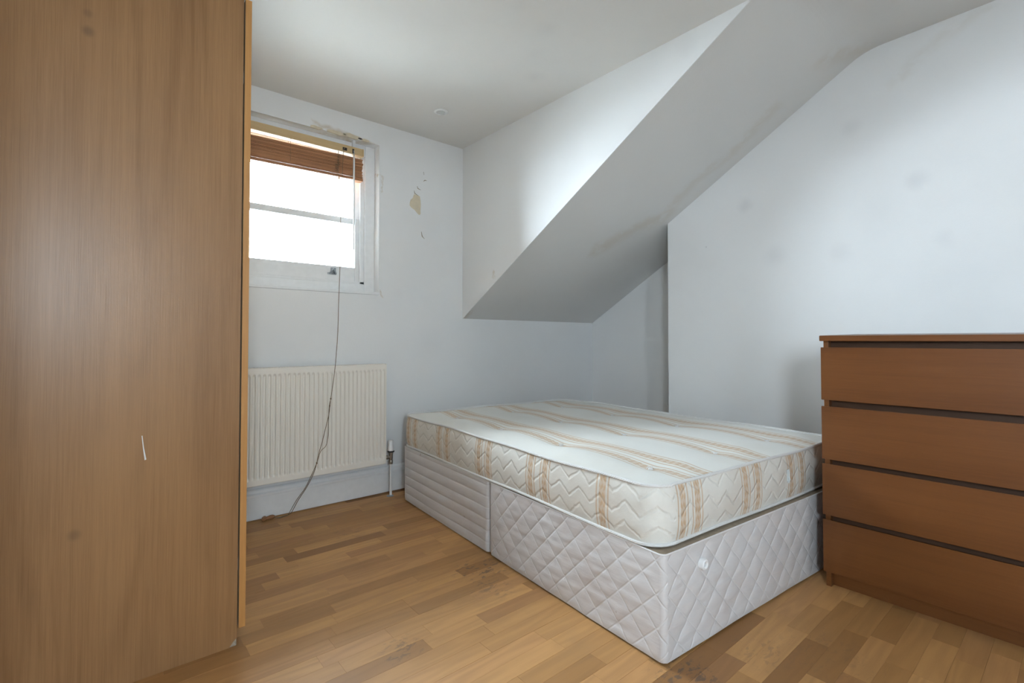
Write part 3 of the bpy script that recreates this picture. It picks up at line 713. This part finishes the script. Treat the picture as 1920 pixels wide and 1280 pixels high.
# divan fabrics
def divan_fabric(name, seed, diamond):
    m = Mat(name, 0.45, 0.35); X, Y, Z = m.xyz(); co = m.coord()
    n = m.nt.nodes.new('ShaderNodeSeparateXYZ'); m.nt.links.new(m.coord('UV'), n.inputs[0]); u, v = V(m.nt, n.outputs[0]), V(m.nt, n.outputs[1])
    n1 = m.noise(co, 5, 4, 0.6); n2 = m.noise(m.vec(X * 9 + seed, Y * 9, Z * 45), 1, 3, 0.6); spots = m.noise(co, 17 + seed, 2, 0.5)
    w = m.noise(co, 900, 2)
    c = m.mix(n1.step(0.4, 0.75) * 0.45, (0.66, 0.645, 0.655), (0.59, 0.54, 0.535))
    c = m.mix(spots.step(0.735, 0.765) * 0.6, c, (0.30, 0.22, 0.15))
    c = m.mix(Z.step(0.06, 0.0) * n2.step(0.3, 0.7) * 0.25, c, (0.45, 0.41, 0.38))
    h = n2 * 0.7 + w * 0.1
    if diamond:
        P = 0.103; g1 = (((u + v) * (1 / P)).ping(0.5)) * P; g2 = (((u - v) * (1 / P)).ping(0.5)) * P
        g = g1.min(g2); c = m.mix(g.step(0.0022, 0.0006) * 0.55, c, (0.80, 0.79, 0.79)); h = h + g.step(0.0, 0.007) * 0.75
    else:
        g = ((v * (1 / 0.052)).ping(0.5)) * 0.052; h = h + g.step(0.0, 0.007) * 0.7
    m.color(c); m.bump(h, 0.42, 0.006); m.p.inputs['Sheen Weight'].default_value = 0.15
    return m.m
M['divan'] = divan_fabric('white_quilted_satin', 0.0, True); M['divan_head'] = divan_fabric('white_ribbed_satin', 3.0, False)
ZD = 0.331
def divan(name, label, y0, l, kind):
    e = empty(name, (*bed_pt(0, y0), 0), (0, 0, BT)); tag(e, label, 'bed base', group='bed base halves')
    out = rr(BW, l, 0.022, 0.0072); rows = [0.007 + (ZD - 0.007) * k / 46 for k in range(47)]
    tot = out[-1][4]
    def disp(p, z):
        s = p[4]; edge = min(sst(0, 0.03, z - 0.01), sst(0, 0.02, ZD - z))
        o = 0.0
        cd = min(min(abs(p[0]), abs(BW - p[0])) + min(abs(p[1]), abs(l - p[1])), 0.2)   # distance to a corner
        cm = sst(0.02, 0.07, cd)
        if kind == 'diamond':
            P = 0.103; a = ((s + z) / P) % 1; c = ((s - z) / P) % 1
            ga = min(a, 1 - a) * P * 0.707; gc = min(c, 1 - c) * P * 0.707
            o += (0.0038 * (1 - math.exp(-min(ga, gc) / 0.010)) - 0.0032) * edge * cm
            o += 0.0036 * (vnoise(s * 16, z * 70, 1) - 0.5) * edge * cm + 0.003 * (vnoise(s * 8, z * 90, 4) - 0.5) * (1 - sst(0, 0.07, z))
        else:
            P = 0.052; a = (z / P) % 1; g = min(a, 1 - a) * P
            o += (0.004 * (1 - math.exp(-g / 0.010)) - 0.003) * edge * cm
            o += 0.002 * (vnoise(s * 10, z * 40, 2) - 0.5) * edge
        o += 0.008 * (vnoise(s * 3.0, z * 4, 3) - 0.5) * edge * cm
        o -= 0.004 * sst(0.03, 0.0, z) if z < 0.03 else 0
        dz = 0.003 * (vnoise(s * 5, 0, 6) - 0.5) if z < 0.01 else 0
        return o - 0.002, max(dz, -0.002)
    me = ring_mesh('fabric_cover', out, rows, disp)
    cov = link('fabric_cover', me, M['divan'] if kind == 'diamond' else M['divan_head'], e)
    o2 = rr(BW, l, 0.022, 0.03); n = len(o2)
    vs = [(p[0] - p[2] * 0.003, p[1] - p[3] * 0.003, ZD - 0.0005) for p in o2] + [(p[0] - p[2] * 0.019, p[1] - p[3] * 0.019, ZD - 0.018) for p in o2]
    fs = [tuple(range(n)), tuple(range(n, 2 * n))[::-1]] + [(i, n + i, n + (i + 1) % n, (i + 1) % n) for i in range(n)]
    MB().add(vs, fs).build('deck', M['deck'], e)
    bind = [(p[0] - p[2] * 0.0025, p[1] - p[3] * 0.0025, ZD) for p in o2]
    MB().tube(bind, 0.0026, 6, closed=True).build('edge_binding', M['divan'], e)
    for (x, y) in ((0.1, 0.1), (BW - 0.1, 0.1), (0.1, l - 0.1), (BW - 0.1, l - 0.1)):
        MB().lathe([(0.02, 0), (0.022, 0.01), (0.022, 0.03)], (x, y, 0), 12).build('glide', M['black'], e)
    return e
dv = divan('divan_base', 'diamond quilted white bed base half nearest the camera', 0.0, 0.957, 'diamond')
divan('divan_base', 'ribbed white bed base half nearest the radiator', 0.963, 0.947, 'rib')
MB().lathe([(0.006, 0.006), (0.007, -0.008), (0.012, -0.0115), (0.0165, -0.0095), (0.018, -0.003), (0.018, 0.006)], (0.20, 0.0, 0.258), 24, 'Y', cap=False).lathe([(0.0065, 0.002), (0.001, 0.002)], (0.20, 0, 0.258), 16, 'Y').build('air_vent', M['plastic'], dv)

# ------------------------------------------------------------------ mattress
mt = empty('mattress', (*bed_pt(0.004, 0.030), ZD + 0.004), (0, 0, BT)); tag(mt, 'cream tufted mattress with tan stripes on the bed base', 'mattress')
MWd, ML, MH, MR = 1.345, 1.895, 0.186, 0.085
TAN = (0.57, 0.40, 0.255); CREAM = (0.74, 0.725, 0.68)
def stripes(m, u, v, centers, half, c):
    """woven tan bands: solid middle with a scroll motif, thin outer lines"""
    band = None; line = None
    for k in centers:
        d = (u - k).abs(); b1 = d.step(half * 0.56, half * 0.46); l1 = (d - half * 0.90).abs().step(half * 0.15, half * 0.07)
        band = b1 if band is None else band.max(b1); line = l1 if line is None else line.max(l1)
    motif = ((v * 230.0).sin() * 0.5 + (u * 420.0 + (v * 115.0).sin() * 2.2).sin() * 0.5)
    fac = band * (motif.step(-0.5, 0.6) * 0.40 + 0.55)
    c = m.mix(fac, c, TAN)
    return m.mix(line * 0.75, c, TAN)
# border
m = Mat('mattress_border_fabric', 0.55, 0.3)
n = m.nt.nodes.new('ShaderNodeSeparateXYZ'); m.nt.links.new(m.coord('UV'), n.inputs[0]); u, v = V(m.nt, n.outputs[0]), V(m.nt, n.outputs[1])
PER = 2 * (MWd + ML) - 8 * MR + 2 * math.pi * MR
s_left0 = PER - (math.pi / 2 * MR) - (ML - 2 * MR)             # s where the left side starts (at the head)
def s_left(y): return s_left0 + (ML - MR) - y
foot_s = [x - MR for x in (0.125, 0.205, 0.50, 0.585, 0.845, 0.935, 1.24)]
left_s = [s_left(y - 0.03) for y in (1.44, 1.352, 1.037, 0.957, 0.642, 0.552, 0.247, 1.74, 1.83, 1.88)]
co = m.coord(); n1 = m.noise(co, 4, 4, 0.6); n2 = m.noise(co, 30, 3, 0.6)
c = m.mix(n1.step(0.42, 0.75) * 0.5, CREAM, (0.56, 0.50, 0.44))
c = stripes(m, u, v, foot_s + left_s, 0.029, c)
zig = ((u + n1 * 0.05) * (1 / 0.105)).ping(0.5) * 2.0 + n2 * 0.45 + n1 * 1.2
wv = ((v + zig * 0.040) * (1 / 0.062)).fract(); groove = ((wv - 0.5).abs()).step(0.0, 0.16)
m.color(c); m.bump(groove + n2 * 0.5 + n1 * 2.0, 0.38, 0.007); M['border'] = m.m
out = rr(MWd, ML, MR, 0.012); NROW = 22
rows = [MH * k / NROW for k in range(NROW + 1)]
edge_z = lambda s: 0.002 * math.sin(s * 5.1 + 0.6) + 0.0018 * math.sin(s * 11.3 + 2.0)
def mdisp(p, z):
    t = z / MH; o = 0.012 * (1 - abs(2 * t - 1) ** 2.6) - 0.003
    o += 0.005 * (vnoise(p[4] * 9, z * 20, 8) - 0.5) * (1 - abs(2 * t - 1))
    return o, edge_z(p[4]) * t + 0.3 * edge_z(p[4] + 1) * (1 - t) * 0
me = ring_mesh('border', out, rows, mdisp); link('border', me, M['border'], mt)
# top panel
TUFT = [(x, y) for x in (0.215, 0.625, 1.045) for y in (0.19, 0.675, 1.14, 1.60)]
m = Mat('mattress_top_fabric', 0.5, 0.35); X, Y, Z = m.xyz(); co = m.coord()
n1 = m.noise(co, 3.2, 4, 0.6); dam = m.noise(m.vec(X * 90, Y * 30, 0), 1, 3, 0.6)
c = m.mix(n1.step(0.45, 0.8) * 0.35, (0.76, 0.755, 0.715), (0.64, 0.60, 0.53))
c = m.mix(dam.step(0.5, 0.7) * 0.10, c, (0.66, 0.65, 0.61))
wob = (m.noise(co, 6, 2) - 0.5) * 0.012
c = stripes(m, X + wob, Y, [k + o for k in (0.265, 0.665, 1.085) for o in (-0.048, 0.048)], 0.036, c)
m.color(c); m.bump(dam, 0.12, 0.003); m.p.inputs['Sheen Weight'].default_value = 0.1; M['mtop'] = m.m
NX, NY = 112, 158; vs = []; fs = []
def corner_map(x, y):
    cx = MR if x < MR else (MWd - MR if x > MWd - MR else None); cy = MR if y < MR else (ML - MR if y > ML - MR else None)
    if cx is None or cy is None: return x, y
    vx_, vy_ = x - cx, y - cy; L = math.hypot(vx_, vy_)
    if L < 1e-9: return x, y
    q = max(abs(vx_), abs(vy_)) / L; return cx + vx_ * q, cy + vy_ * q
# outline arclength lookup for the edge ripple
def edge_s(x, y):
    best = min(out, key=lambda p: (p[0] - x) ** 2 + (p[1] - y) ** 2); return best[4]
for i in range(NX + 1):
    for j in range(NY + 1):
        x0, y0 = MWd * i / NX, ML * j / NY
        de = min(x0, MWd - x0, y0, ML - y0)
        x, y = corner_map(x0, y0)
        k = 1 - de / 0.10
        ez = edge_z(edge_s(x, y)) * max(0, k) if k > 0 else 0
        z = MH + ez + 0.020 * sst(0, 0.16, de)
        for (tx, ty) in TUFT:
            d2 = (x - tx) ** 2 + ((y - ty) * 0.8) ** 2
            if d2 < 0.36: z -= 0.032 * math.exp(-math.sqrt(d2 + 0.00025) / 0.095)
        z += 0.006 * (vnoise(x * 4, y * 4, 5) - 0.5) * sst(0, 0.1, de)
        vs.append((x, y, z))
for i in range(NX):
    for j in range(NY): a = i * (NY + 1) + j; fs.append((a, a + NY + 1, a + NY + 2, a + 1))
MB().add(vs, fs, True).build('top_panel', M['mtop'], mt)
o3 = rr(MWd, ML, MR, 0.03); nn = len(o3)
MB().add([(p[0] - p[2] * 0.003, p[1] - p[3] * 0.003, 0.0) for p in o3], [tuple(range(nn))[::-1]]).build('under_panel', M['mtop'], mt)
m = Mat('white_piping', 0.55, 0.3); X, Y, Z = m.xyz(); m.color((0.76, 0.755, 0.75)); m.bump(((X + Y + Z * 1.5) * 700.0).sin(), 0.4, 0.002); M['piping'] = m.m
MB().tube([(p[0] + p[2] * 0.000, p[1] + p[3] * 0.000, MH + edge_z(p[4]) + 0.001) for p in out], 0.0058, 8, closed=True).build('piping', M['piping'], mt)
MB().tube([(p[0] + p[2] * 0.002, p[1] + p[3] * 0.002, 0.006 + 0.002 * math.sin(p[4] * 7)) for p in out], 0.0055, 8, closed=True).build('piping', M['piping'], mt)
me = None
for (x, y) in TUFT:
    z = MH + 0.020 - 0.032 * math.exp(-0.0158 / 0.095)
    b = MB().lathe([(0.001, -0.004), (0.008, -0.003), (0.010, 0.0), (0.007, 0.004), (0.001, 0.0055)], (0, 0, 0), 10)
    for k in range(5):
        a = k * 1.256 + x * 7; b.tube([(0, 0, 0.003), (0.010 * math.cos(a), 0.010 * math.sin(a), 0.007), (0.017 * math.cos(a), 0.017 * math.sin(a), 0.004)], 0.0012, 4)
    if me is None: me = b.mesh('tuft')
    link('tuft', me, M['piping'], mt, (x, y, z - 0.002))
# torn label on the foot end
b = MB(); q = [(0.800, 0.125), (0.822, 0.128), (0.826, 0.112), (0.818, 0.100), (0.824, 0.085), (0.812, 0.072), (0.803, 0.082), (0.806, 0.105)]
b.v = []; pts = [(x, -0.0125 - 0.002 * math.sin(z * 90), z) for x, z in q]; back = [(x, -0.0095, z) for x, z in q]; n = len(q)
b.add(pts + back, [tuple(range(n)), tuple(range(n, 2 * n))[::-1]] + [(i, n + i, n + (i + 1) % n, (i + 1) % n) for i in range(n)])
tag(b.build('torn_label', plain('torn_paper_label', (0.70, 0.76, 0.78), 0.7, var=0.08), mt), 'torn pale blue label')
